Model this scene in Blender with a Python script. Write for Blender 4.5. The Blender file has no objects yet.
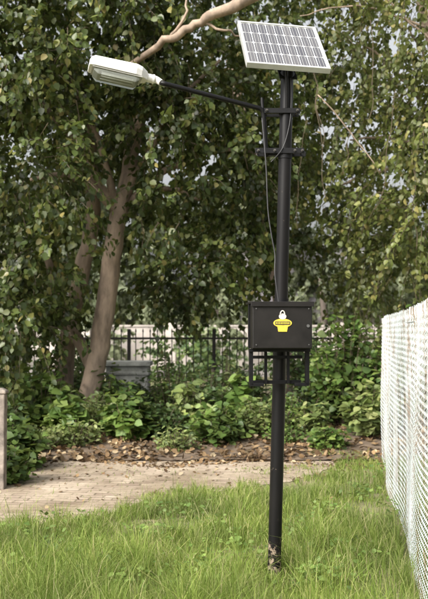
import bpy, math, numpy as np
from mathutils import Vector, Matrix
rng = np.random.default_rng(7)
F=850.0; CH=1.65; HZ=332.0
th=math.atan((HZ-299.5)/F)
def ray(px,py):
    x=(px-214)/F; u=-(py-299.5)/F
    return np.array([x, math.cos(th)-u*math.sin(th), math.sin(th)+u*math.cos(th)])
def P(px,py,D):
    r=ray(px,py); return np.array([0,0,CH])+r*(D/r[1])
def G(px,py):
    r=ray(px,py); return np.array([0,0,CH])+r*(CH/-r[2])
scene=bpy.context.scene
scene.view_settings.view_transform='Standard'; scene.view_settings.look='None'; scene.view_settings.exposure=0
# ---------------------------------------------------------------- materials
def newmat(name):
    m=bpy.data.materials.new(name); m.use_nodes=True
    nt=m.node_tree; b=nt.nodes['Principled BSDF']; return m,nt,b
def N(nt,t,**k):
    n=nt.nodes.new(t)
    for a,v in k.items(): setattr(n,a,v)
    return n
def ramp(nt,stops,interp='LINEAR'):
    r=N(nt,'ShaderNodeValToRGB'); e=r.color_ramp.elements; r.color_ramp.interpolation=interp
    while len(e)<len(stops): e.new(0.5)
    for i,(p,c) in enumerate(stops):
        e[i].position=p; e[i].color=(*c,1) if len(c)==3 else c
    return r
def noise(nt,scale,detail=4,rough=.55,vec=None,mapscale=None):
    tc=N(nt,'ShaderNodeTexCoord'); n=N(nt,'ShaderNodeTexNoise')
    n.inputs['Scale'].default_value=scale; n.inputs['Detail'].default_value=detail; n.inputs['Roughness'].default_value=rough
    if mapscale:
        mp=N(nt,'ShaderNodeMapping'); mp.inputs['Scale'].default_value=mapscale
        nt.links.new(tc.outputs['Object'],mp.inputs['Vector']); nt.links.new(mp.outputs[0],n.inputs['Vector'])
    else: nt.links.new(tc.outputs['Object'],n.inputs['Vector'])
    return n
def mixc(nt,fac,a,b,blend='MIX'):
    m=N(nt,'ShaderNodeMix',data_type='RGBA',blend_type=blend)
    for s,v in ((m.inputs[0],fac),(m.inputs[6],a),(m.inputs[7],b)):
        if isinstance(v,bpy.types.NodeSocket): nt.links.new(v,s)
        else: s.default_value=v if isinstance(v,(int,float)) else (*v,1)
    return m.outputs[2]
def bump(nt,b,h,strength=.3,dist=.02):
    bp=N(nt,'ShaderNodeBump'); bp.inputs['Strength'].default_value=strength; bp.inputs['Distance'].default_value=dist
    nt.links.new(h,bp.inputs['Height']); nt.links.new(bp.outputs[0],b.inputs['Normal'])
def leafmat(name,stops,trans=.35,rough=.45,big=.6,spec=.5,tcol=(0.2,0.25,0.05),lo=.6,hi=1.25):
    m,nt,b=newmat(name)
    g=N(nt,'ShaderNodeNewGeometry'); r=ramp(nt,stops); nt.links.new(g.outputs['Random Per Island'],r.inputs[0])
    n=noise(nt,big,2); r2=ramp(nt,[(.35,(lo,lo*1.02,lo*1.03)),(.65,(hi,hi*.97,hi*.88))]); nt.links.new(n.outputs[0],r2.inputs[0])
    c=mixc(nt,1.0,r.outputs[0],r2.outputs[0],'MULTIPLY')
    nt.links.new(c,b.inputs['Base Color']); b.inputs['Roughness'].default_value=rough
    b.inputs['Specular IOR Level'].default_value=spec
    t=N(nt,'ShaderNodeBsdfTranslucent'); ct=mixc(nt,.5,c,tcol); nt.links.new(ct,t.inputs[0])
    mx=N(nt,'ShaderNodeMixShader'); mx.inputs[0].default_value=trans
    nt.links.new(b.outputs[0],mx.inputs[1]); nt.links.new(t.outputs[0],mx.inputs[2])
    nt.links.new(mx.outputs[0],nt.nodes['Material Output'].inputs[0]); return m
def plain(name,col,rough=.6,metal=0,nscale=None,var=.25,bmp=0,mapscale=None,spec=.5):
    m,nt,b=newmat(name); b.inputs['Roughness'].default_value=rough; b.inputs['Metallic'].default_value=metal; b.inputs['Specular IOR Level'].default_value=spec
    if nscale:
        n=noise(nt,nscale,6,.6,mapscale=mapscale); r=ramp(nt,[(.3,tuple(c*(1-var) for c in col)),(.7,tuple(min(1,c*(1+var)) for c in col))])
        nt.links.new(n.outputs[0],r.inputs[0]); nt.links.new(r.outputs[0],b.inputs['Base Color'])
        if bmp: bump(nt,b,n.outputs[0],bmp,.02)
    else: b.inputs['Base Color'].default_value=(*col,1)
    return m
# ---------------------------------------------------------------- mesh helpers
def finish(ob,mat,parent=None,smooth=False):
    scene.collection.objects.link(ob)
    if mat: ob.data.materials.append(mat)
    if parent: ob.parent=parent
    if smooth: ob.data.polygons.foreach_set('use_smooth',[True]*len(ob.data.polygons))
    return ob
def empty(name):
    e=bpy.data.objects.new(name,None); scene.collection.objects.link(e); e.empty_display_size=.1; return e
def fastmesh(name,V,polys_n,idx):
    me=bpy.data.meshes.new(name); V=np.ascontiguousarray(V,dtype=np.float32); idx=np.ascontiguousarray(idx,dtype=np.int32).ravel()
    me.vertices.add(len(V)); me.vertices.foreach_set('co',V.ravel())
    if isinstance(polys_n,int): tot=np.full(len(idx)//polys_n,polys_n,dtype=np.int32)
    else: tot=np.array(polys_n,dtype=np.int32)
    st=np.concatenate([[0],np.cumsum(tot)[:-1]]).astype(np.int32)
    me.loops.add(len(idx)); me.loops.foreach_set('vertex_index',idx)
    me.polygons.add(len(tot)); me.polygons.foreach_set('loop_start',st)
    try: me.polygons.foreach_set('loop_total',tot)
    except Exception: pass
    me.update(calc_edges=True); me.validate()
    return bpy.data.objects.new(name,me)
class MB:
    def __init__(s): s.v=[]; s.f=[]
    def add(s,V,Fc):
        o=len(s.v); s.v+= [tuple(map(float,p)) for p in V]; s.f+=[tuple(i+o for i in f) for f in Fc]
    def box(s,c,ax,ay,az,hx,hy,hz):
        c=np.array(c,float); ax,ay,az=[np.array(a,float)/np.linalg.norm(a) for a in (ax,ay,az)]
        V=[c+ax*hx*i+ay*hy*j+az*hz*k for i in(-1,1) for j in(-1,1) for k in(-1,1)]
        s.add(V,[(0,1,3,2),(4,6,7,5),(0,4,5,1),(2,3,7,6),(0,2,6,4),(1,5,7,3)])
    def tube(s,pts,rad,seg=12,cap=True,wob=0):
        pts=[np.array(p,float) for p in pts]; n=len(pts)
        if isinstance(rad,(int,float)): rad=[rad]*n
        t=pts[1]-pts[0]; t/=np.linalg.norm(t); a=np.array([0,0,1.]) if abs(t[2])<.9 else np.array([1.,0,0])
        u=np.cross(t,a); u/=np.linalg.norm(u); V=[]
        for i in range(n):
            if i==0: t=pts[1]-pts[0]
            elif i==n-1: t=pts[-1]-pts[-2]
            else: t=pts[i+1]-pts[i-1]
            t=t/np.linalg.norm(t); u=u-t*np.dot(u,t); u/=np.linalg.norm(u); w=np.cross(t,u)
            for k in range(seg):
                an=2*math.pi*k/seg; r=rad[i]*(1+wob*(rng.random()-.5)); V.append(pts[i]+(u*math.cos(an)+w*math.sin(an))*r)
        Fc=[(i*seg+k,i*seg+(k+1)%seg,(i+1)*seg+(k+1)%seg,(i+1)*seg+k) for i in range(n-1) for k in range(seg)]
        if cap: Fc+=[tuple(range(seg))[::-1],tuple((n-1)*seg+k for k in range(seg))]
        s.add(V,Fc)
    def loft(s,rings):
        n=len(rings[0]); V=[p for r in rings for p in r]
        Fc=[(i*n+k,i*n+(k+1)%n,(i+1)*n+(k+1)%n,(i+1)*n+k) for i in range(len(rings)-1) for k in range(n)]
        Fc+=[tuple(range(n))[::-1],tuple((len(rings)-1)*n+k for k in range(n))]
        s.add(V,Fc)
    def obj(s,name,mat,parent=None,smooth=False,bevel=0):
        me=bpy.data.meshes.new(name); me.from_pydata(s.v,[],s.f); me.update()
        import bmesh
        bm=bmesh.new(); bm.from_mesh(me); bmesh.ops.recalc_face_normals(bm,faces=bm.faces); bm.to_mesh(me); bm.free()
        ob=bpy.data.objects.new(name,me); finish(ob,mat,parent,smooth)
        if bevel:
            md=ob.modifiers.new('b','BEVEL'); md.width=bevel; md.segments=2; md.limit_method='ANGLE'
        return ob
def smoothpts(pts,k=4,jit=0):
    pts=np.array(pts,float); n=len(pts); out=[]
    for i in range(n-1):
        p0=pts[max(i-1,0)];p1=pts[i];p2=pts[i+1];p3=pts[min(i+2,n-1)]
        for j in range(k):
            t=j/k; out.append(.5*((2*p1)+(-p0+p2)*t+(2*p0-5*p1+4*p2-p3)*t*t+(-p0+3*p1-3*p2+p3)*t**3)+ (rng.random(pts.shape[1])-.5)*jit)
    out.append(pts[-1]); return np.array(out)
def unit(a): return a/np.maximum(np.linalg.norm(a,axis=-1,keepdims=True),1e-9)
def leaves(name,pos,t,n,size,w=1.0,mat=None,parent=None):
    t=unit(t); n=unit(n-t*np.sum(n*t,-1,keepdims=True)); s=np.cross(t,n); m=len(pos)
    sz=size[:,None] if hasattr(size,'__len__') else np.full((m,1),size)
    cur=rng.uniform(-.12,.08,(m,1))
    prof=[(0,0,0),(.22,.36,.07),(.58,.33,.06),(1.0,0,None),(.58,-.33,.06),(.22,-.36,.07)]
    V=np.empty((m,6,3))
    for i,(a,b,c) in enumerate(prof):
        cc=cur if c is None else c
        V[:,i]=pos+t*sz*a+s*sz*b*w+n*sz*cc
    base=np.arange(m)[:,None]*6; idx=base+np.array([[0,3,2,1,0,5,4,3]])
    ob=fastmesh(name,V.reshape(-1,3),4,idx); finish(ob,mat,parent); return ob
def lumpy(u,seed):
    r=np.random.default_rng(seed); a=r.normal(size=(5,3))*2.2; ph=r.random(5)*6
    return 1+.13*np.sum(np.sin(u@a.T+ph),-1)
def sprays(centres,radii,k,leaf,K=20,L=(.3,.65),droop=.45,zs=.85):
    p0=[];d=[];U=[]
    for i,(c,r) in enumerate(zip(centres,radii)):
        m=int(k*r**2.1); u=unit(rng.normal(size=(m,3))); lm=lumpy(u,i)[:,None]
        rad=r*(.25+.65*rng.random((m,1))**.6)*lm
        p0.append(np.array(c)+u*rad*np.array([1,1,zs])); U.append(u)
    p0=np.concatenate(p0);U=np.concatenate(U)
    nz=np.sin(p0[:,0]*3.1+p0[:,2]*1.7)+np.sin(p0[:,2]*4.3-p0[:,0]*1.9+p0[:,1])+np.sin(p0[:,1]*3.7+p0[:,0]*2.3+1)
    kp=nz>-1.0-rng.random(len(nz))*1.2; p0=p0[kp];U=U[kp]; m=len(p0)
    d=unit(U+rng.normal(size=(m,3))*.5+np.array([0,0,-.05])); Ln=rng.uniform(*L,(m,1,1))
    s=np.linspace(.12,1,K)[None,:,None]
    pos=p0[:,None]+d[:,None]*Ln*s-np.array([0,0,1.])*Ln*s*s*droop
    pos=pos+rng.normal(size=pos.shape)*.03
    t=d[:,None]*.35+rng.normal(size=pos.shape)*.5+np.array([0,0,-.75])
    n=U[:,None]*.6+np.array([0,0,.45])+rng.normal(size=pos.shape)*.42
    sz=leaf*rng.uniform(.6,1.2,(m,K))
    q=np.array([0,.33,.66,1.])[None,:,None]
    tp=p0[:,None]+d[:,None]*Ln*q-np.array([0,0,1.])*Ln*q*q*droop
    side=unit(np.cross(d,np.array([0,0,1.])));up=np.cross(side,d)
    rr=np.array([.006,.005,.004,.002])[None,:,None]
    R=[tp+(side*math.cos(a)+up*math.sin(a))[:,None]*rr for a in (0,2.1,4.2)]
    TV=np.stack(R,2).reshape(m,12,3)
    f=[]
    for i in range(3):
        for j in range(3): f+=[i*3+j,i*3+(j+1)%3,(i+1)*3+(j+1)%3,(i+1)*3+j]
    TI=np.arange(m)[:,None]*12+np.array([f])
    return pos.reshape(-1,3),t.reshape(-1,3),n.reshape(-1,3),sz.reshape(-1),(TV.reshape(-1,3),TI)
# ---------------------------------------------------------------- camera, light, sky
cam=bpy.data.cameras.new('camera'); co=bpy.data.objects.new('camera',cam); scene.collection.objects.link(co); scene.camera=co
co.location=(0,0,CH); co.rotation_euler=(math.pi/2+th,0,0)
cam.sensor_fit='VERTICAL'; cam.sensor_height=24; cam.sensor_width=17.15; cam.lens=F/599*24; cam.clip_end=2000; cam.clip_start=.05
cam.dof.use_dof=True; cam.dof.focus_distance=5.7; cam.dof.aperture_fstop=2.5
az=math.radians(222); el=math.radians(40)
sd=Vector((math.sin(az)*math.cos(el),math.cos(az)*math.cos(el),math.sin(el)))
sun=bpy.data.lights.new('sun','SUN'); sun.energy=3.7; sun.angle=math.radians(24); sun.color=(1,.92,.77)
so=bpy.data.objects.new('sun',sun); scene.collection.objects.link(so); so.rotation_euler=sd.to_track_quat('Z','Y').to_euler(); so.location=(0,0,20)
w=bpy.data.worlds.new('World'); scene.world=w; w.use_nodes=True; nt=w.node_tree
sk=N(nt,'ShaderNodeTexSky',sky_type='NISHITA'); sk.sun_disc=False; sk.sun_elevation=el; sk.sun_rotation=az; sk.dust_density=9; sk.air_density=1.2; sk.ozone_density=.4
hs=N(nt,'ShaderNodeHueSaturation'); hs.inputs['Saturation'].default_value=.18; hs.inputs['Value'].default_value=1.9
nt.links.new(sk.outputs[0],hs.inputs['Color']); nt.links.new(hs.outputs[0],nt.nodes['Background'].inputs[0]); nt.nodes['Background'].inputs[1].default_value=.15
# ---------------------------------------------------------------- mats
M_black=plain('black_paint',(.005,.005,.006),.42,0,30,.3,.03,spec=.25)
M_leafA=leafmat('ficus_leaf',[(0,(.03,.05,.018)),(.4,(.065,.098,.028)),(.75,(.12,.155,.045)),(.92,(.19,.205,.07)),(1,(.27,.225,.085))],.38,.42,.9,lo=.5,hi=1.3)
M_leafB=leafmat('ficus_leaf_light',[(0,(.07,.095,.03)),(.5,(.135,.17,.05)),(.85,(.215,.235,.075)),(1,(.32,.28,.11))],.46,.45,.8,lo=.6,hi=1.25)
M_leafD=leafmat('hazed_distant_leaf',[(0,(.11,.14,.085)),(1,(.2,.225,.14))],.3,.7,.3)  # distance haze put into the colour: leaves lightened and greyed
M_shrub=leafmat('shrub_leaf',[(0,(.05,.10,.025)),(.5,(.10,.175,.04)),(1,(.20,.27,.075))],.38,.5,1.6,lo=.5,hi=1.35)
M_litter=leafmat('dry_leaf',[(0,(.08,.05,.03)),(.5,(.17,.11,.06)),(.85,(.28,.2,.12)),(1,(.40,.33,.23))],.1,.8,1,.2,(.2,.12,.05))
M_grass=leafmat('grass_blade',[(0,(.10,.16,.028)),(.4,(.165,.24,.05)),(.75,(.24,.31,.08)),(.92,(.33,.35,.13)),(1,(.46,.42,.24))],.40,.6,1.1,.25,(.26,.34,.06),lo=.72,hi=1.22)
M_bark=plain('bark',(.27,.205,.155),.85,0,7,.5,.7,(1,1,.35))
M_twig=plain('twig',(.10,.075,.05),.8)
# ---------------------------------------------------------------- ground
def fenceX(D): return .454+.153*D
PATH=[(-500,572),(-60,537),(0,526),(60,523),(120,512),(150,500),(215,493),(285,484),(320,474),(338,464),(345,457)]
pxs=[p[0] for p in PATH]; pys=[p[1] for p in PATH]
def pathmask(X,Y):
    s=214+X/Y*F; y=HZ+CH*F/Y
    low=np.interp(s,pxs,pys)+4*np.sin(X*9+1)+3*np.sin(X*23+Y*11)
    return (y<low)&(Y<11.2)&(s<345)
m,nt,b=newmat('soil_grass')
n1=noise(nt,1.2,8,.65); n2=noise(nt,25,5)
r=ramp(nt,[(.35,(.12,.135,.05)),(.52,(.18,.165,.08)),(.68,(.28,.225,.15))]); nt.links.new(n1.outputs[0],r.inputs[0])
r2=ramp(nt,[(.3,(.6,.6,.6)),(.7,(1.2,1.2,1.2))]); nt.links.new(n2.outputs[0],r2.inputs[0])
nt.links.new(mixc(nt,1.,r.outputs[0],r2.outputs[0],'MULTIPLY'),b.inputs['Base Color']); b.inputs['Roughness'].default_value=.95
bump(nt,b,n2.outputs[0],.6,.03); M_soil=m
g=MB(); g.add([(-400,-400,0),(400,-400,0),(400,400,0),(-400,400,0)],[(0,1,2,3)]); g.obj('ground',M_soil)
# path
m,nt,b=newmat('brick_paving')
tc=N(nt,'ShaderNodeTexCoord'); mp=N(nt,'ShaderNodeMapping'); mp.inputs['Rotation'].default_value=(0,0,.12)
nw=noise(nt,1.3,2); vm=N(nt,'ShaderNodeVectorMath',operation='MULTIPLY_ADD'); vm.inputs[1].default_value=(.12,.12,0); nt.links.new(nw.outputs['Color'],vm.inputs[0]); nt.links.new(tc.outputs['Object'],vm.inputs[2]); nt.links.new(vm.outputs[0],mp.inputs[0])
br=N(nt,'ShaderNodeTexBrick'); nt.links.new(mp.outputs[0],br.inputs['Vector']); br.inputs['Scale'].default_value=1
br.inputs['Brick Width'].default_value=.23; br.inputs['Row Height'].default_value=.115; br.inputs['Mortar Size'].default_value=.013; br.inputs['Mortar Smooth'].default_value=.4
br.inputs['Color1'].default_value=(.25,.195,.155,1); br.inputs['Color2'].default_value=(.42,.355,.29,1); br.inputs['Mortar'].default_value=(.13,.105,.07,1)
nd=noise(nt,2.2,10,.72); rd=ramp(nt,[(.42,(0,0,0)),(.62,(.95,.95,.95))]); nt.links.new(nd.outputs[0],rd.inputs[0])
ng=noise(nt,60,6,.7); rg=ramp(nt,[(.3,(.25,.205,.15)),(.7,(.46,.40,.32))]); nt.links.new(ng.outputs[0],rg.inputs[0])
cc1=mixc(nt,rd.outputs[0],br.outputs[0],rg.outputs[0])
ns=noise(nt,.9,8,.75); rs=ramp(nt,[(.38,(.58,.53,.45)),(.6,(1.05,1.03,1.0))]); nt.links.new(ns.outputs[0],rs.inputs[0])
nt.links.new(mixc(nt,1.,cc1,rs.outputs[0],'MULTIPLY'),b.inputs['Base Color']); b.inputs['Roughness'].default_value=.9
bump(nt,b,br.outputs['Fac'],-.5,.01); M_path=m
top=[]; bot=[]
for s in np.linspace(-480,345,120):
    yl=float(np.interp(s,pxs,pys)); p=G(s,yl); D=p[1]; a=np.array([p[0],D+rng.uniform(-.12,.12),.006]); bot.append(a)
    top.append(np.array([ (s-214)/F*11.25, 11.25+rng.uniform(-.05,.05),.006]))
k=len(bot); g=MB(); g.add(bot+top,[(i,i+1,k+i+1,k+i) for i in range(k-1)]); g.obj('brick_path',M_path)
# leaf bed (mounded)
nx,ny=90,36; X,Y=np.meshgrid(np.linspace(-9,6,nx),np.linspace(10.9,19,ny)); 
Z=.012+.1*np.clip((Y-11)/1.2,0,1)*np.clip((19-Y)/1,0,1)*(1+.4*np.sin(X*2.3)*np.sin(Y*1.7+X))+rng.random(X.shape)*.02
ii=(np.arange(ny-1)[:,None]*nx+np.arange(nx-1)[None,:]).ravel(); idx=np.stack([ii,ii+1,ii+nx+1,ii+nx],1)
M_bed=plain('bed_soil',(.11,.08,.055),.95,0,6,.4,.5)
def bedz(x,y): return .012+.1*np.clip((y-11)/1.2,0,1)*np.clip((19-y)/1,0,1)*(1+.4*np.sin(x*2.3)*np.sin(y*1.7+x))+.01
finish(fastmesh('planting_bed',np.stack([X,Y,Z],-1).reshape(-1,3),4,idx),M_bed,smooth=True)
mN=17000; x=rng.uniform(-8,5,mN); y=10.6+.25*np.sin(x*2.7)+7.5*rng.random(mN)**1.6
keep=(np.sin(x*3.1+np.sin(y*2)*2)+rng.normal(size=mN)*.8>-.9); x,y=x[keep],y[keep]
x2=rng.uniform(-4.5,2,1700); y2=rng.uniform(7.6,11.2,1700); kk=rng.random(1700)<((y2-7)/4.5)**2; x2,y2=x2[kk],y2[kk]
x=np.concatenate([x,x2]); y=np.concatenate([y,y2]); z=np.where(y>11,bedz(x,y),.01)+rng.random(len(x))*.05*(y>10.9)
mm=len(x); t=rng.normal(size=(mm,3))*np.array([1,1,.35]); n=rng.normal(size=(mm,3))*.5+np.array([0,0,1.])
leaves('leaf_litter',np.stack([x,y,z],1),t,n,np.where(y>10.8,.085,.055)*rng.uniform(.6,1.2,mm),1,M_litter)
# grass
def grass(name,x,y,h,wd,mat,lean=.55):
    m=len(x); a=rng.random(m)*6.283; dirv=np.stack([np.cos(a),np.sin(a),0*a],1); sa=rng.random(m)*6.283
    s=np.stack([np.cos(sa),np.sin(sa),0*sa],1); p=np.stack([x,y,0*x],1); h=h[:,None]; wd=wd[:,None]
    le=np.abs(rng.normal(size=(m,1)))*lean*h; up=np.array([0,0,1.])
    V=np.empty((m,7,3)); V[:,0]=p-s*wd; V[:,1]=p+s*wd
    m1=p+up*h*.45+dirv*le*.25; V[:,2]=m1-s*wd*.85; V[:,3]=m1+s*wd*.85
    m2=p+up*h*.82+dirv*le*.75; V[:,4]=m2-s*wd*.5; V[:,5]=m2+s*wd*.5
    V[:,6]=p+up*h*(1-.12*np.minimum(le/h,1.5))+dirv*le*1.35
    idx=np.arange(m)[:,None]*7+np.array([[0,1,3,2, 2,3,5,4, 4,5,6]])
    tot=np.tile([4,4,3],m)
    return finish(fastmesh(name,V.reshape(-1,3),tot,idx),mat)
def patchf(X,Y): return np.sin(X*2.1+Y*1.3)+np.sin(X*4.7-Y*3.1+1)+np.sin(Y*6.3+X*1.2)
poleX,poleY=G(274,578)[:2]
def polefree(X,Y): return np.where((np.abs(X-poleX)<.13)&(Y<poleY+.02)&(Y>poleY-.75),.38,1.)
n_=270000
Y=3.3+8.5*rng.random(n_)**1.25; X=rng.uniform(-1,1,n_)*(.33*Y+.8)
tc_n=2600; tY=3.5+7.5*rng.random(tc_n)**1.2; tX=rng.uniform(-1,1,tc_n)*(.33*tY+.8)
ci=rng.integers(0,tc_n,n_); isT=rng.random(n_)<.42; th_=rng.random(tc_n)
X=np.where(isT,tX[ci]+rng.normal(size=n_)*.035,X); Y=np.where(isT,tY[ci]+rng.normal(size=n_)*.035,Y)
pm=pathmask(X,Y); patch=patchf(X,Y); fine=np.sin(X*17+Y*5)+np.sin(Y*19-X*7)
sx=214+X/Y*F; sy=HZ+CH*F/Y
tuft=((sx-235)/95)**2+((sy-497)/9)**2<1
tuft2=((sx-300)/70)**2+((sy-470)/5)**2<1
bare=np.clip((patch*.7+fine*.5-.6),0,1)*np.interp(Y,[4.5,6.5,9],[.5,.85,.96])
nearf=np.exp(-((X-fenceX(Y)+.22)/.2)**2)*.8*(np.sin(Y*2.7)>-.3)
dens=np.where(pm,np.where(tuft,.5,np.where(tuft2,.25,.012)),1-np.maximum(bare,nearf))
keep=(dens>rng.random(n_))&(np.abs(X-fenceX(Y))>.03)&((Y<11.0)|(X>1.2))
X,Y,pm,patch,fine,isT,ci=X[keep],Y[keep],pm[keep],patch[keep],fine[keep],isT[keep],ci[keep]; M_=len(X)
hh=(.045+.018*np.clip(-patch,-1.5,2)+.010*fine+.075*rng.random(M_))
hh=hh*np.where(isT,1.05+1.1*th_[ci]**2,1)*np.where(pm,.45,1.)*(1+.4*np.clip((6.8-Y)/1.5,0,1))
hh=np.maximum(hh,.022)*np.interp(Y,[3,6,8,11],[1.15,1.1,.8,.6])
tall=rng.random(M_)<.03; hh=np.where(tall&~pm,hh*1.8,hh)*polefree(X,Y)
grass('grass',X,Y,hh,rng.uniform(.001,.0027,M_)*np.interp(Y,[4,11],[1,1.9]),M_grass)
nS=3600; Y=3.6+5.5*rng.random(nS); X=rng.uniform(-1,1,nS)*(.3*Y+.6); k=(~pathmask(X,Y))&(patchf(X,Y)<1.)&(X<fenceX(Y)-.05); X,Y=X[k],Y[k]
M_seed=leafmat('seed_head',[(0,(.33,.33,.16)),(1,(.5,.47,.28))],.35,.7,2,.2,(.4,.38,.2))
grass('grass_seed_stalks',X,Y,rng.uniform(.14,.34,len(X))*polefree(X,Y),np.full(len(X),.0012),M_seed,.4)
# weeds in grass
wx=[];wy=[]
for (px,py,nn) in [(95,575,150),(60,560,80),(120,592,120),(20,585,80),(350,560,90),(320,590,110),(200,580,80),(30,545,70),(395,520,70),(150,545,70),(240,560,60),(385,480,90),(70,530,60),(330,520,60),(180,520,50),(300,540,70),(360,500,60),(220,535,50)]:
    c=G(px,py); wx.append(c[0]+rng.normal(size=nn)*.13); wy.append(c[1]+rng.normal(size=nn)*.16)
wx=np.concatenate(wx); wy=np.concatenate(wy); mm=len(wx)
M_weed=leafmat('weed_leaf',[(0,(.09,.16,.04)),(1,(.19,.27,.075))],.3,.55,2,.3)
leaves('weeds',np.stack([wx,wy,rng.uniform(.05,.16,mm)*polefree(wx,wy)],1),rng.normal(size=(mm,3))*np.array([1,1,.3]),rng.normal(size=(mm,3))*.3+np.array([0,-.3,1.]),.040*rng.uniform(.5,1.3,mm),1.1,M_weed)
# ---------------------------------------------------------------- fence (painted chain link)
fe=empty('chain_link_fence'); fd=unit(np.array([.153,1,0])); fn=np.array([-fd[1],fd[0],0])
m,nt,b=newmat('whitewashed_wire')
n1=noise(nt,6,8,.8,mapscale=(1,1,.5)); n2=noise(nt,1.6,5,.6,mapscale=(1,1,.5))
rb=ramp(nt,[(.49,(0,0,0)),(.59,(1,1,1))]); nt.links.new(n1.outputs[0],rb.inputs[0])
c1=mixc(nt,rb.outputs[0],(.60,.66,.68),(.28,.20,.14))
rc=ramp(nt,[(.42,(0,0,0)),(.72,(.7,.7,.7))]); nt.links.new(n2.outputs[0],rc.inputs[0])
nt.links.new(mixc(nt,rc.outputs[0],c1,(.38,.41,.41)),b.inputs['Base Color']); b.inputs['Roughness'].default_value=.6; M_fence=m
cell=.044; nz_=78; L0=3.4
zs=.05+np.arange(nz_)*(1.72/(nz_-1)); V=[];I=[]; off=0; seg=5
for cidx in range(int((10.75-L0)/cell)):
    D0=L0+cidx*cell
    c0=np.array([fenceX(D0),D0,0]); alt=np.where(np.arange(nz_)%2==0,-1,1)
    bow=.02*np.sin(D0*1.7)+.012*np.sin(zs*3+D0*2.3)
    pts=c0+fd*(alt*cell*.52)[:,None]+np.array([0,0,1.])*(zs[:,None]+rng.uniform(-.003,.003))+fn*(alt*.003+bow)[:,None]
    sg=alt[-1]
    pts=np.concatenate([pts,[pts[-1]+np.array([0,0,.022])-fd*cell*.45*sg,pts[-1]+np.array([0,0,.048+rng.uniform(-.008,.008)])-fd*cell*.5*sg]])
    n_p=len(pts); ang=np.arange(seg)*2*math.pi/seg
    ring=(np.cos(ang)[:,None]*fn+np.sin(ang)[:,None]*fd)*.0018
    V.append((pts[:,None]+ring[None]).reshape(-1,3))
    i_=np.arange(n_p-1)[:,None]*seg; k_=np.arange(seg)[None]
    q=np.stack([i_+k_,i_+(k_+1)%seg,i_+seg+(k_+1)%seg,i_+seg+k_],-1).reshape(-1,4)+off; I.append(q); off+=n_p*seg
finish(fastmesh('wire_mesh',np.concatenate(V),4,np.concatenate(I)),M_fence,fe)
g=MB()
for z in (.10,.95,1.72): g.tube([np.array([fenceX(D),D,z])-fn*.010 for D in (3.4,5.75,7.7,9.65,10.75)],.003,6)
for D in (3.45,5.1,6.9,8.75,10.72):
    c=np.array([fenceX(D),D,0])-fn*.045
    g.box(c+np.array([0,0,.9]),fd,fn,(0,0,1),.022,.004,.92); g.box(c+np.array([0,0,.9])-fn*.022-fd*.02,fd,fn,(0,0,1),.004,.018,.92)
g.obj('posts_and_line_wires',plain('fence_post_paint',(.40,.42,.41),.6,0,10,.4),fe)
# ---------------------------------------------------------------- street lamp
sl=empty('solar_street_lamp')
base=G(274,578); topp=P(287.3,70,5.7); ax=unit(topp-base)
def onpole(py): return base+(topp-base)*((578-py)/508.)
m,nt,b=newmat('pole_paint'); tc=N(nt,'ShaderNodeTexCoord'); sp=N(nt,'ShaderNodeSeparateXYZ'); nt.links.new(tc.outputs['Object'],sp.inputs[0])
nn=noise(nt,16,8,.75); mr=N(nt,'ShaderNodeMapRange'); mr.inputs[1].default_value=.05; mr.inputs[2].default_value=.45; mr.inputs[3].default_value=.49; mr.inputs[4].default_value=.28
nt.links.new(sp.outputs[2],mr.inputs[0]); ad=N(nt,'ShaderNodeMath',operation='ADD'); nt.links.new(nn.outputs[0],ad.inputs[0]); nt.links.new(mr.outputs[0],ad.inputs[1])
rp=ramp(nt,[(.95,(0,0,0)),(1.,(1,1,1))]); nt.links.new(ad.outputs[0],rp.inputs[0])
n3=noise(nt,6,5,.6,mapscale=(1,1,.2)); r3=ramp(nt,[(.35,(.004,.004,.005)),(.7,(.010,.009,.009))]); nt.links.new(n3.outputs[0],r3.inputs[0])
nt.links.new(mixc(nt,rp.outputs[0],r3.outputs[0],(.24,.19,.14)),b.inputs['Base Color']); b.inputs['Roughness'].default_value=.38; b.inputs['Specular IOR Level'].default_value=.25; M_pole=m
def sharpen(o):
    md=o.modifiers.new('e','EDGE_SPLIT'); md.split_angle=math.radians(50)
g=MB(); g.tube([base-ax*.15,onpole(400),onpole(290)],[.045]*3,32); sharpen(g.obj('pole',M_pole,sl,True))
g=MB(); g.tube([onpole(300),onpole(72)],[.0435]*2,32); sharpen(g.obj('upper_pole',M_pole,sl,True))
g=MB()
for py,hh2,rr in ((303,.02,.05),(157,.018,.049),(113,.018,.049),(76,.02,.05)):
    c=onpole(py); g.tube([c-ax*hh2,c+ax*hh2],[rr]*2,28)
sharpen(g.obj('collars',M_black,sl,True))
g=MB(); xr=np.array([1.,0,0]); yf=np.array([0,1.,0]); zu=np.array([0,0,1.])
c=onpole(153); 
for sg,dx in ((-1,-.04),(1,-.02)): g.box(c+yf*.053*sg+xr*dx,xr,yf,zu,.165,.004,.018)
c=onpole(113)
for sg in (-1,1): g.box(c+yf*.053*sg-xr*.03,xr,yf,zu,.12,.004,.017)
g.obj('clamp_bars',M_black,sl,bevel=.002)
g=MB()
for py,dxs in ((153,(-.185,-.075,.06,.11)),(113,(-.135,.07))):
    c=onpole(py)
    for dx in dxs: 
        g.tube([c+xr*dx-yf*.08,c+xr*dx+yf*.08],.005,8)
        for y0 in (-.066,.062): g.tube([c+xr*dx+yf*y0,c+xr*dx+yf*(y0+.009)],.010,6)
g.obj('clamp_bolts',plain('bolt_dull',(.09,.085,.08),.5,.6,30,.3),sl)
A0=P(160,82.5,5.48); A1=P(262,109,5.66); A3=P(266.5,157,5.69)
g=MB(); pts=[A0]+[A0+(A1-A0)*s for s in (.3,.6,.9)]+[P(259,108.3,5.655),P(262,110.5,5.66),P(263.5,115,5.665),P(264.5,130,5.675),A3]
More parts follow.
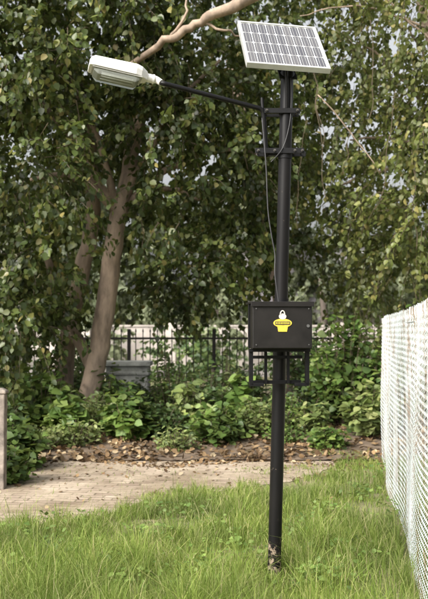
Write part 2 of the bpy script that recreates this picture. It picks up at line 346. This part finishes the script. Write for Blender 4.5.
g.tube(smoothpts(pts,4),.0155,16); g.obj('arm',M_black,sl,True)
g=MB(); g.tube(smoothpts([P(262,98,5.66),P(262.3,104,5.66),P(263,111,5.66)],3),.011,10); g.box((onpole(112)+P(264,112,5.665))/2,onpole(112)-P(264,112,5.665),yf,zu,.07,.012,.012)
g.box((onpole(154)+P(266,154,5.69))/2,onpole(154)-P(266,154,5.69),yf,zu,.06,.012,.012)
g.obj('arm_bracket',M_black,sl)
g=MB(); g.tube(smoothpts([P(262,118,5.62),P(266,165,5.60),P(268,210,5.60),P(272,238,5.60),P(275,255,5.6),P(275,275,5.58),P(279,305,5.58)],6),.0042,8)
g.tube(smoothpts([onpole(80)-yf*.05+xr*.02,onpole(100)-yf*.047+xr*.028,onpole(125)-yf*.05+xr*.022,onpole(150)-yf*.06-xr*.02,P(271,162,5.6)],5),.0035,8)
g.obj('cable',plain('cable',(.03,.03,.033),.5),sl,True)
# lamp head
M_white=plain('white_housing',(.70,.70,.69),.4,0,6,.08)
H0=P(146,77.5,5.48); H1=P(89.5,64.5,5.40); al=unit(H1-H0); HL=np.linalg.norm(H1-H0)
wv=unit(np.cross(al,zu)); wv= wv if wv[1]>0 else -wv; uv=unit(np.cross(al,wv)); uv=uv if uv[2]>0 else -uv
def sec(o,hw,zt,zb,wtop=.8):
    pr=[(-hw,zb),(hw,zb),(hw,zb+(zt-zb)*.55),(hw*.93,zb+(zt-zb)*.85),(hw*wtop,zt),(-hw*wtop,zt),(-hw*.93,zb+(zt-zb)*.85),(-hw,zb+(zt-zb)*.55)]
    return [o+wv*a+uv*b for a,b in pr]
g=MB(); S=lambda s:H0+al*HL*s
g.loft([sec(S(-.02),.03,.022,-.022),sec(S(0.0),.045,.030,-.026),sec(S(.1),.085,.044,-.026),sec(S(.2),.1,.050,-.026),sec(S(.93),.1,.044,-.026),sec(S(.985),.094,.032,-.026),sec(S(1.01),.085,.014,-.024)])
g.obj('lamp_housing',M_white,sl,bevel=.004)
g=MB(); g.tube([S(-.01),S(-.13),S(-.20),A0+(A1-A0)*.01],[.028,.028,.022,.021],20); g.tube([S(-.12),S(-.145)],[.031,.031],20)
sharpen(g.obj('lamp_collar',M_white,sl,True))
g=MB(); g.loft([[p for p in sec(S(s),hw,-.0265,zb)] for s,hw,zb in ((.12,.08,-.05),(.18,.09,-.074),(.84,.09,-.074),(.92,.08,-.05))])
m,nt,b=newmat('diffuser'); b.inputs['Base Color'].default_value=(.62,.66,.62,1); b.inputs['Roughness'].default_value=.12; b.inputs['Transmission Weight'].default_value=.8; b.inputs['IOR'].default_value=1.25
g.obj('lamp_diffuser',m,sl,bevel=.004)
g=MB(); g.loft([[p for p in sec(S(s),.094,-.0262,-.034)] for s in (.08,.95)]); g.obj('lamp_bezel',plain('bezel',(.38,.38,.36),.4),sl)
g=MB()
for k in (-.03,.03): g.tube([S(.22)+wv*k-uv*.050,S(.78)+wv*k-uv*.050],.011,12)
g.obj('lamp_tubes',plain('tube_glass',(.8,.8,.78),.2),sl,True)
# solar panel
TL,TR,BR,BL=P(239.5,23,5.93),P(313,27,6.02),P(332.5,70,5.58),P(245,64,5.48)
c=(TL+TR+BR+BL)/4; u=(TR-TL+BR-BL)/2; v=(BL-TL+BR-TR)/2
lu,lv=np.linalg.norm(u),np.linalg.norm(v); vh=v/lv; uh=unit(u-vh*np.dot(u,vh)); nh=np.cross(vh,uh); nh=nh if nh[2]>0 else -nh
def pp(a,b,h=0): return c+uh*(a-.5)*lu+vh*(b-.5)*lv+nh*h
M_al=plain('aluminium_frame',(.52,.53,.52),.35,.35,12,.12)
g=MB(); fw=.010
g.box(pp(.5,0,-.008)+vh*fw,uh,vh,nh,lu/2,fw,.019); g.box(pp(.5,1,-.008)-vh*fw,uh,vh,nh,lu/2,fw,.019)
g.box(pp(0,.5,-.008)+uh*fw,uh,vh,nh,fw,lv/2-2*fw,.0188); g.box(pp(1,.5,-.008)-uh*fw,uh,vh,nh,fw,lv/2-2*fw,.0188)
g.obj('panel_frame',M_al,sl,bevel=.001)
g=MB(); g.box(pp(.5,.5,-.003),uh,vh,nh,lu/2-.014,lv/2-.014,.006); 
m=plain('panel_backsheet',(.58,.60,.61),.2); m.node_tree.nodes['Principled BSDF'].inputs['Coat Weight'].default_value=.6; g.obj('panel_backsheet',m,sl)
g=MB(); nc,nr=9,4; iu=lu-2*fw-.022; iv=lv-2*fw-.022
for i in range(nc):
    for j in range(nr):
        cc=c+uh*((i+.5)/nc-.5)*iu+vh*((j+.5)/nr-.5)*iv+nh*.0045
        hx=iu/nc/2-.0026; hy=iv/nr/2-.0035; ch=.010
        pr=[(-hx+ch,-hy),(hx-ch,-hy),(hx,-hy+ch),(hx,hy-ch),(hx-ch,hy),(-hx+ch,hy),(-hx,hy-ch),(-hx,-hy+ch)]
        g.add([cc+uh*a+vh*b_ for a,b_ in pr],[tuple(range(8))])
m,nt,b=newmat('solar_cell'); gg=N(nt,'ShaderNodeNewGeometry'); r=ramp(nt,[(0,(.055,.055,.068)),(1,(.10,.097,.105))]); nt.links.new(gg.outputs['Random Per Island'],r.inputs[0]); nt.links.new(r.outputs[0],b.inputs['Base Color'])
b.inputs['Roughness'].default_value=.3; b.inputs['Coat Weight'].default_value=1; b.inputs['Coat Roughness'].default_value=.12
g.obj('panel_cells',m,sl)
g=MB()
for i in range(nc):
    for k in (-.2,.2):
        cc=c+uh*((i+.5+k)/nc-.5)*iu+nh*.0056; g.box(cc,uh,vh,nh,.0009,iv/2-.004,.0006)
g.obj('panel_busbars',M_al,sl)
g=MB(); pt=onpole(74)
g.box(pt,uh,vh,nh,.06,.06,.006)
for s in (.3,.7): g.box(pp(s,.5,-.034),uh,vh,nh,.018,lv/2-.02,.008)
g.box((pp(.5,.55,-.05)+0),uh,vh,nh,lu*.27,.02,.012)
g.tube([pt,pp(.5,.6,-.045)],.035,16); g.tube([onpole(110)-yf*.045,pp(.5,.88,-.04)],.010,8); g.tube([onpole(110)+yf*.045,pp(.5,.3,-.04)],.010,8)
g.obj('panel_bracket',M_black,sl)
# battery box
bc=P(279.5,326,5.53); bx=unit(np.array([1,.10,0])); by=unit(np.array([-.10,1,0]))
hw,hd,hz=.193,.11,.145
g=MB(); g.box(bc,bx,by,zu,hw,hd,hz); 
M_box=plain('box_paint',(.009,.008,.0075),.45,0,8,.5,.06,spec=.3); g.obj('battery_box',M_box,sl,bevel=.006)
g=MB(); g.box(bc+zu*(hz+.004),bx,by,zu,hw+.012,hd+.012,.006); g.box(bc+zu*(hz-.01)-by*(hd+.010),bx,by,zu,hw+.012,.002,.012)
g.obj('box_lid',M_box,sl,bevel=.002)
g=MB(); g.box(bc-zu*(hz+.012),bx,by,zu,hw+.008,.018,.01)
for sg in (-1,1):
    g.box(bc-zu*(hz+.125)+bx*sg*(hw-.008)+by*.02,bx,by,zu,.012,.02,.112)
    g.box(bc-zu*(hz+.235)+bx*sg*(hw-.045)+by*.02,bx,by,zu,.045,.02,.010)
    g.box(bc-zu*.0+bx*sg*(hw+.005)+by*.02,bx,by,zu,.0035,.02,hz)
    g.box(bc-zu*(hz+.13)+bx*sg*.075+by*.1,bx,by,zu,.009,.01,.105)
g.box(bc-zu*(hz+.225)+by*.115,bx,by,zu,hw-.03,.006,.012); g.box(bc-zu*(hz+.06)+by*.115,bx,by,zu,hw-.02,.006,.010)
g.obj('box_cradle',M_black,sl,bevel=.001)
fo=bc-by*(hd+.0025)
def disc(g,c,ra,rb,h,n=28):
    g.loft([[c+bx*ra*math.cos(2*math.pi*k/n)+zu*rb*math.sin(2*math.pi*k/n)-by*o for k in range(n)] for o in (0,h)])
lc=fo+zu*.018
g=MB(); disc(g,lc,.060,.028,.002); g.loft([[lc-zu*.043+bx*a+zu*b_-by*o for a,b_ in ((-.034,.02),(.034,.02),(.028,-.012),(-.028,-.012))] for o in (0,.0018)]); g.obj('label_yellow',plain('yellow_label',(.58,.43,.05),.5,0,60,.2),sl)
g=MB(); g.box(lc-by*.0035,bx,by,zu,.048,.0012,.010); g.obj('label_band',plain('label_black',(.03,.03,.03),.5),sl)
g=MB()
for k in range(9): g.box(lc-by*.0055+bx*(-.04+.01*k),bx,by,zu,.0028,.0006,.0055)
g.obj('label_letters',plain('label_text',(.6,.46,.04),.5),sl)
g=MB(); disc(g,fo+zu*.060,.024,.019,.003)
g.tube([fo-by*.003+zu*.072+bx*.014*math.cos(a)+zu*.024*math.sin(a) for a in np.linspace(0,math.pi,12)],.004,8)
g.obj('label_emblem',plain('emblem_white',(.55,.52,.46),.5),sl)
g=MB(); 
for sx in (-.17,.17):
    for sz in (-.12,.11): 
        q=fo+bx*sx+zu*sz; g.tube([q,q-by*.004],.004,8)
q=fo+bx*.165; g.tube([q,q-by*.006],.010,12)
g.obj('box_screws',plain('screw_dull',(.12,.12,.12),.5,.5),sl)
# ---------------------------------------------------------------- trees
def make_tree(name,tubes,lobes,k,leaf,mat,K=20,L=(.3,.65),droop=.45):
    e=empty(name); g=MB()
    for pts,rads in tubes:
        p=smoothpts([list(q)+[r] for q,r in zip(pts,rads)],4,.0)
        p[1:-1,:3]+=rng.normal(size=(len(p)-2,3))*.015
        g.tube(p[:,:3],list(p[:,3]),14,wob=.10)
    g.obj('trunk_and_limbs',M_bark,e,True)
    C=[P(a,b_,D) for a,b_,D,r in lobes]; R=[l[3] for l in lobes]
    pos,t,n,sz,(TV,TI)=sprays(C,R,k,leaf,K,L,droop)
    leaves('foliage',pos,t,n,sz,1,mat,e)
    finish(fastmesh('twigs',TV,4,TI),M_twig,e); return e
def limb(start,end,r0,r1,bend=.3):
    s=np.array(start);q=np.array(end); m1=s+(q-s)*.35+np.array([0,0,bend]); m2=s+(q-s)*.7+np.array([0,0,bend*.8]); return ([s,m1,m2,q],[r0,(r0*2+r1)/3,(r0+r1*2)/3,r1])
T=[([P(80,442,13.6),P(88,400,13.6),P(97,360,13.6),P(107,300,13.6),P(114,245,13.6),P(124,190,13.7),P(138,120,13.9),P(150,40,14),P(160,-40,14)],[.25,.18,.16,.155,.15,.13,.11,.08,.05]),
   ([P(62,440,14.4),P(66,350,14.4),P(80,280,14.3),P(94,210,14.2),P(90,120,14)],[.2,.15,.14,.12,.07]),
   ([P(96,400,13.8),P(92,370,13.9),P(70,320,14.1),P(40,240,13.9)],[.12,.1,.09,.05]),
   ([P(110,84,12.9),P(158,46,11.6),P(180,34,11.5),P(200,21,11.45),P(222,11,11.4),P(262,-10,11.5)],[.04,.05,.055,.06,.075,.10]),
   ([P(200,21,11.45),P(224,30,11.4),P(250,38,11.6)],[.022,.016,.008]),([P(170,40,11.55),P(184,18,11.5),P(186,-4,11.6)],[.026,.018,.012])]
for (a,b_,D) in [(30,180,13),(10,80,13),(200,200,13.9),(240,150,14.2),(60,60,13),(220,60,13.8)]:
    T.append(limb(P(118,215,13.65),P(a,b_,D),.07,.025))
lobA=[(25,55,12.4,1.2),(110,25,12.9,1.15),(195,75,13.4,1.0),(24,165,12.4,1.1),(42,255,12.9,.8),(12,315,12.6,.65),(52,318,13.9,.4),(158,118,13.1,.95),(180,200,13.3,.75),(205,262,13.6,.65),(245,150,14.2,1.05),(240,225,14.6,.8),
 (165,284,14.6,.5),(275,75,14.6,1.0),(230,-60,14.2,1.4),(80,-60,13.5,1.4),(-70,100,13,1.5),(-70,250,13,1.2),(90,130,14.8,1.1),(290,250,15.4,.7),(130,-30,12.4,.9),(-40,-60,12.5,1.5),(225,292,15,.45),(185,300,15.5,.4),(-5,360,12.6,.5),(30,350,14,.5)]
make_tree('ficus_tree',T,lobA,138,.110,M_leafA)
T2=[([P(485,436,14.5),P(480,330,14.5),P(470,230,14.5),P(450,120,14.3),P(420,0,14)],[.25,.2,.18,.13,.07])]
for (a,b_,D) in [(350,140,14.6),(330,190,15),(360,40,14),(410,30,13.6)]: T2.append(limb(P(465,180,14.4),P(a,b_,D),.05,.015))
T2+=[([P(300,16,13.4),P(340,6,13.3),P(380,10,13.3),P(440,34,13.3)],[.008,.012,.016,.025]),([P(318,95,13.4),P(350,130,13.4),P(380,175,13.3)],[.010,.009,.006]),([P(372,-10,13),P(400,12,13),P(440,50,13)],[.010,.014,.02])]
lobB=[(335,40,14.4,.72),(395,35,13.7,.76),(425,110,13.1,.78),(345,120,14.7,.78),(385,175,14.1,.82),(330,205,15.2,.68),(430,215,13.2,.7),(350,-50,14,1.1),(490,80,13,1.4),(365,255,14.8,.65),(440,-30,13,.9),(405,255,14.2,.6),(385,95,14.8,.6),(470,180,13.5,1.1),(355,285,15.5,.5)]
make_tree('ficus_tree.001',T2,lobB,98,.100,M_leafB,22,(.4,.95),.8)
T3=[([P(283,405,18.5),P(280,300,18.5),P(262,200,18.5),P(230,60,18.5)],[.22,.18,.15,.1])]
lobC=[(20,60,17.5,1.7),(110,120,17.5,1.5),(60,200,17.5,1.5),(20,290,17,1.0),(190,60,18,1.7),(215,180,18.5,1.5),(280,140,18.5,1.4),(150,230,18.5,1.1),(280,25,18.5,1.4),(-80,150,17,2.2),(240,245,19,.9),(335,175,19.5,1.0),(365,235,19.5,.95),(410,270,19,.9),(100,-40,17.5,1.6),(70,270,18,.9),(360,80,19,.7),(405,140,18.5,.9),(425,200,19,.9)]
make_tree('backing_tree',T3,lobC,48,.17,M_leafA,18,(.4,.8),.4)  # added backing tree: blocks see-through and keeps the crown gaps dark
g=MB()
for (a,b0,b1,D) in [(313,60,150,13),(318,85,200,13.2),(352,110,180,13.4),(305,120,230,13.6),(398,90,210,12.9),(186,60,130,12.6),(75,100,190,12.3),(232,90,170,13.2),(140,190,260,13),(372,20,120,12.8),(412,150,250,12.9)]:
    n=6; dx=rng.normal()*2; g.tube(smoothpts([P(a+rng.normal()*2.+(i*dx),b0+(b1-b0)*i/n,D) for i in range(n+1)],3),.0055,6)
g.obj('hanging_vines',M_twig,None,True)
# ---------------------------------------------------------------- shrubs
def shrub(name,px,D,h,r,leaf,nst,mat,K=16,wd=1.05):
    e=empty(name); cx=(px-214)/F*D; z0=bedz(cx,D) if 11<D<19 else 0.0
    g=MB(); a=rng.random(nst)*6.283; rr=r*np.sqrt(rng.random(nst)); hh=h*(.35+.65*rng.random(nst))*(1-.45*(rr/r)**2)
    pos=[];t=[];n=[]
    for i in range(nst):
        b0=np.array([cx+math.cos(a[i])*rr[i]*.35,D+math.sin(a[i])*rr[i]*.35,z0-.02]); b1=np.array([cx+math.cos(a[i])*rr[i],D+math.sin(a[i])*rr[i],z0+hh[i]])
        mid=(b0+b1)/2+np.array([0,0,hh[i]*.12]); 
        g.tube([b0,mid,b1],[.008,.006,.003],5,False)
        s=np.linspace(.3,1.05,K)[:,None]; q=b0*(1-s)**2+2*mid*s*(1-s)+b1*s*s+rng.normal(size=(K,3))*.05
        o=rng.normal(size=(K,3)); o[:,2]=o[:,2]*.3-.25; pos.append(q); t.append(o); n.append(rng.normal(size=(K,3))*.4+np.array([0,-.25,.9]))
    pos=np.concatenate(pos);t=np.concatenate(t);n=np.concatenate(n); pos[:,2]=np.maximum(pos[:,2],z0+.02)
    g.obj('stems',M_twig,e); leaves('leaves',pos,t,n,leaf*rng.uniform(.6,1.25,len(pos)),wd,mat,e)
M_shrub2=leafmat('shrub_leaf_dark',[(0,(.04,.08,.03)),(.6,(.08,.135,.04)),(1,(.15,.2,.07))],.3,.5,1.2)
M_shrub3=leafmat('shrub_leaf_pale',[(0,(.12,.17,.065)),(.6,(.20,.26,.09)),(1,(.32,.35,.15))],.4,.5,1.6)
MS=[M_shrub,M_shrub2,M_shrub3]
SH=[(45,13.1,1.0,.6,.13,95,0,1.1),(92,12.8,.62,.5,.08,110,2,.7),(128,12.3,.8,.40,.14,45,0,1.0),(158,12.6,.55,.45,.09,80,1,.8),(215,12.0,.55,.40,.12,60,0,1.0),(205,13.6,1.05,.6,.10,120,1,1),(258,12.4,.62,.45,.10,70,2,.8),(300,13.8,.65,.55,.1,90,1,1),
 (345,14,2.0,.7,.13,150,0,1.1),(385,15,2.5,.8,.11,170,2,.9),(325,16,1.6,.8,.12,130,1,1),(328,11.7,.28,.28,.09,35,0,1),(415,13.5,1.9,.7,.12,130,0,1),
 (16,10.3,.62,.34,.13,55,0,1.2),(-12,11.2,.9,.5,.1,80,1,1),(130,15,.8,.7,.11,110,1,1),(240,15,.95,.8,.11,120,1,1),(15,14.5,1.3,.8,.12,130,1,1),(370,12.3,.85,.42,.14,50,2,1),(75,11.9,.4,.4,.07,55,2,.8),(285,12,.25,.3,.06,40,0,.8),(-60,12.5,1.1,.8,.1,100,0,1),(70,16,1.35,.9,.12,120,1,1),(178,11.6,.3,.3,.06,45,2,.7),(8,9.4,.5,.25,.09,45,0,1),
 (190,12.9,.95,.25,.16,22,2,.8),(110,13.6,1.05,.3,.14,30,0,.6),(240,12.9,.9,.22,.17,18,0,1.2),(66,12.2,.8,.25,.17,20,0,1.2),(308,12.6,.7,.2,.14,16,2,.7),(35,11.5,.35,.3,.06,40,2,.8),(225,14.2,1.3,.35,.09,60,2,.6),(170,14.5,1.25,.4,.08,70,0,.7),(280,13,.95,.3,.07,50,0,.6)]
for i,(px,D,h,r,lf,ns,mk,wd) in enumerate(SH):
    shrub('shrub' if i==0 else 'shrub.%03d'%i,px,D,h,r,lf,ns,MS[mk],16,wd)
C=[];R=[]
for x in np.arange(-11,12,1.5):
    if rng.random()<.75: C.append((x+rng.normal()*.4,25+rng.random()*5,.5+rng.random()*.6)); R.append(.7+rng.random()*.5)
pos,t,n,sz,tw=sprays(C,R,60,.16,16,(.3,.7),.3); pos[:,2]=np.abs(pos[:,2])
leaves('hedge',pos,t,n,sz,1,M_shrub2)
# ---------------------------------------------------------------- railing, post, pier
ra_=empty('iron_railing'); g=MB(); M_iron=plain('iron',(.03,.028,.027),.6)
D=20.
for z in (.3,1.5): g.box((-1,D,z),xr,yf,zu,9,.012,.025)
x=-10
while x<8:
    g.box((x,D,.82),xr,yf,zu,.011,.011,.82); g.loft([[np.array([x+a*s,D+b_*s,z]) for a,b_ in ((-1,-1),(1,-1),(1,1),(-1,1))] for s,z in ((.011,1.64),(.02,1.67),(.002,1.74))]); x+=.17
for x in np.arange(-10,8.1,2.0): g.box((x,D+.03,.85),xr,yf,zu,.04,.04,.87)
g.obj('railing_bars',M_iron,ra_)
M_conc=plain('concrete',(.20,.17,.145),.9,0,9,.55,.6)
po=empty('concrete_post'); c=G(-1,489); g=MB(); g.box((c[0],c[1],.5),xr,yf,zu,.065,.065,.5)
g.loft([[np.array([c[0]+a*s,c[1]+b_*s,z]) for a,b_ in ((-1,-1),(1,-1),(1,1),(-1,1))] for s,z in ((.078,1.0),(.078,1.03),(.03,1.06))]); g.obj('post_shaft',M_conc,po,bevel=.012)
pi=empty('masonry_pier'); q=P(128,375,16.5); g=MB(); g.box((q[0],q[1],.5),xr,yf,zu,.40,.25,.5); g.box((q[0],q[1],1.045),xr,yf,zu,.46,.3,.045)
g.box((q[0],q[1],.86),xr,yf,zu,.42,.27,.03)
g.obj('pier_body',plain('pier_plaster',(.34,.35,.33),.9,0,5,.45,.4),pi,bevel=.01)
# ---------------------------------------------------------------- far: road, wall, house, distant trees
g=MB(); g.add([(-80,31.5,.004),(80,31.5,.004),(80,38,.004),(-80,38,.004)],[(0,1,2,3)]); g.obj('road',plain('asphalt',(.17,.15,.14),.9,0,3,.2))
M_wall=plain('pale_wall',(.42,.38,.35),.85,0,.5,.4)
bw=empty('boundary_wall'); g=MB(); g.box((0,40,.95),xr,yf,zu,60,.12,.95); g.box((0,40,1.94),xr,yf,zu,60,.17,.04)
for x in np.arange(-58,59,4.): g.box((x,39.9,1.05),xr,yf,zu,.2,.2,1.05)
g.obj('wall_body',M_wall,bw)
def house(name,x0,x1,y,h,col):
    e=empty(name); g=MB(); g.box(((x0+x1)/2,y+4,h/2),xr,yf,zu,(x1-x0)/2,4,h/2); g.box(((x0+x1)/2,y+4,h+.15),xr,yf,zu,(x1-x0)/2+.3,4.3,.15)
    g.box(((x0+x1)/2,y-.15,h/2),xr,yf,zu,(x1-x0)/2+.1,.15,.12); g.obj('walls',plain(name+'_paint',col,.85,0,1,.12),e)
    g=MB(); g2=MB()
    for fl in range(2):
        for x in np.arange(x0+1.2,x1-1,2.6):
            z=1.6+fl*h/2; g.box((x,y-.01,z),xr,yf,zu,.55,.03,.6)
            for sx in (-.6,.6): g2.box((x+sx,y-.03,z),xr,yf,zu,.05,.05,.7)
            for sz in (-.65,.65): g2.box((x,y-.03,z+sz),xr,yf,zu,.55,.05,.05)
    m=plain(name+'_glass',(.05,.06,.07),.15); g.obj('windows',m,e); g2.obj('window_frames',plain(name+'_frame',(.6,.6,.58),.6),e)
house('plastered_house',1.5,13,48,6.5,(.66,.62,.68)); house('plastered_house.001',-24,-9,46,7,(.6,.58,.62))
C=[];R=[]
for x in np.arange(-34,30,3.0):
    C.append((x+rng.normal(),42.5+abs(rng.normal())*1.5+ (3 if x>0 else 0),3.3+rng.random()*1.5)); R.append(1.8+rng.random()*.6)
    C.append((x+rng.normal(),44+rng.random()*3,6.+rng.random()*2-(1.2 if x>3 else -1.5))); R.append(2.0+rng.random()*.7)
    if rng.random()<.4: C.append((x+rng.normal(),37+rng.random()*2,1.4+rng.random()*.4)); R.append(1.0+rng.random()*.4)
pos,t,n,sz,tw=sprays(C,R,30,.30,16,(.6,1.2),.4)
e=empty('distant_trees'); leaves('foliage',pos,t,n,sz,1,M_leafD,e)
g=MB()
for x in np.arange(-33,30,5.5): g.tube([(x,44.5,0),(x+.3,44.5,2.5),(x+.1,44.8,4.5)],[.25,.2,.1],8)
g.obj('trunks',plain('dark_bark',(.07,.055,.045),.9),e,True)
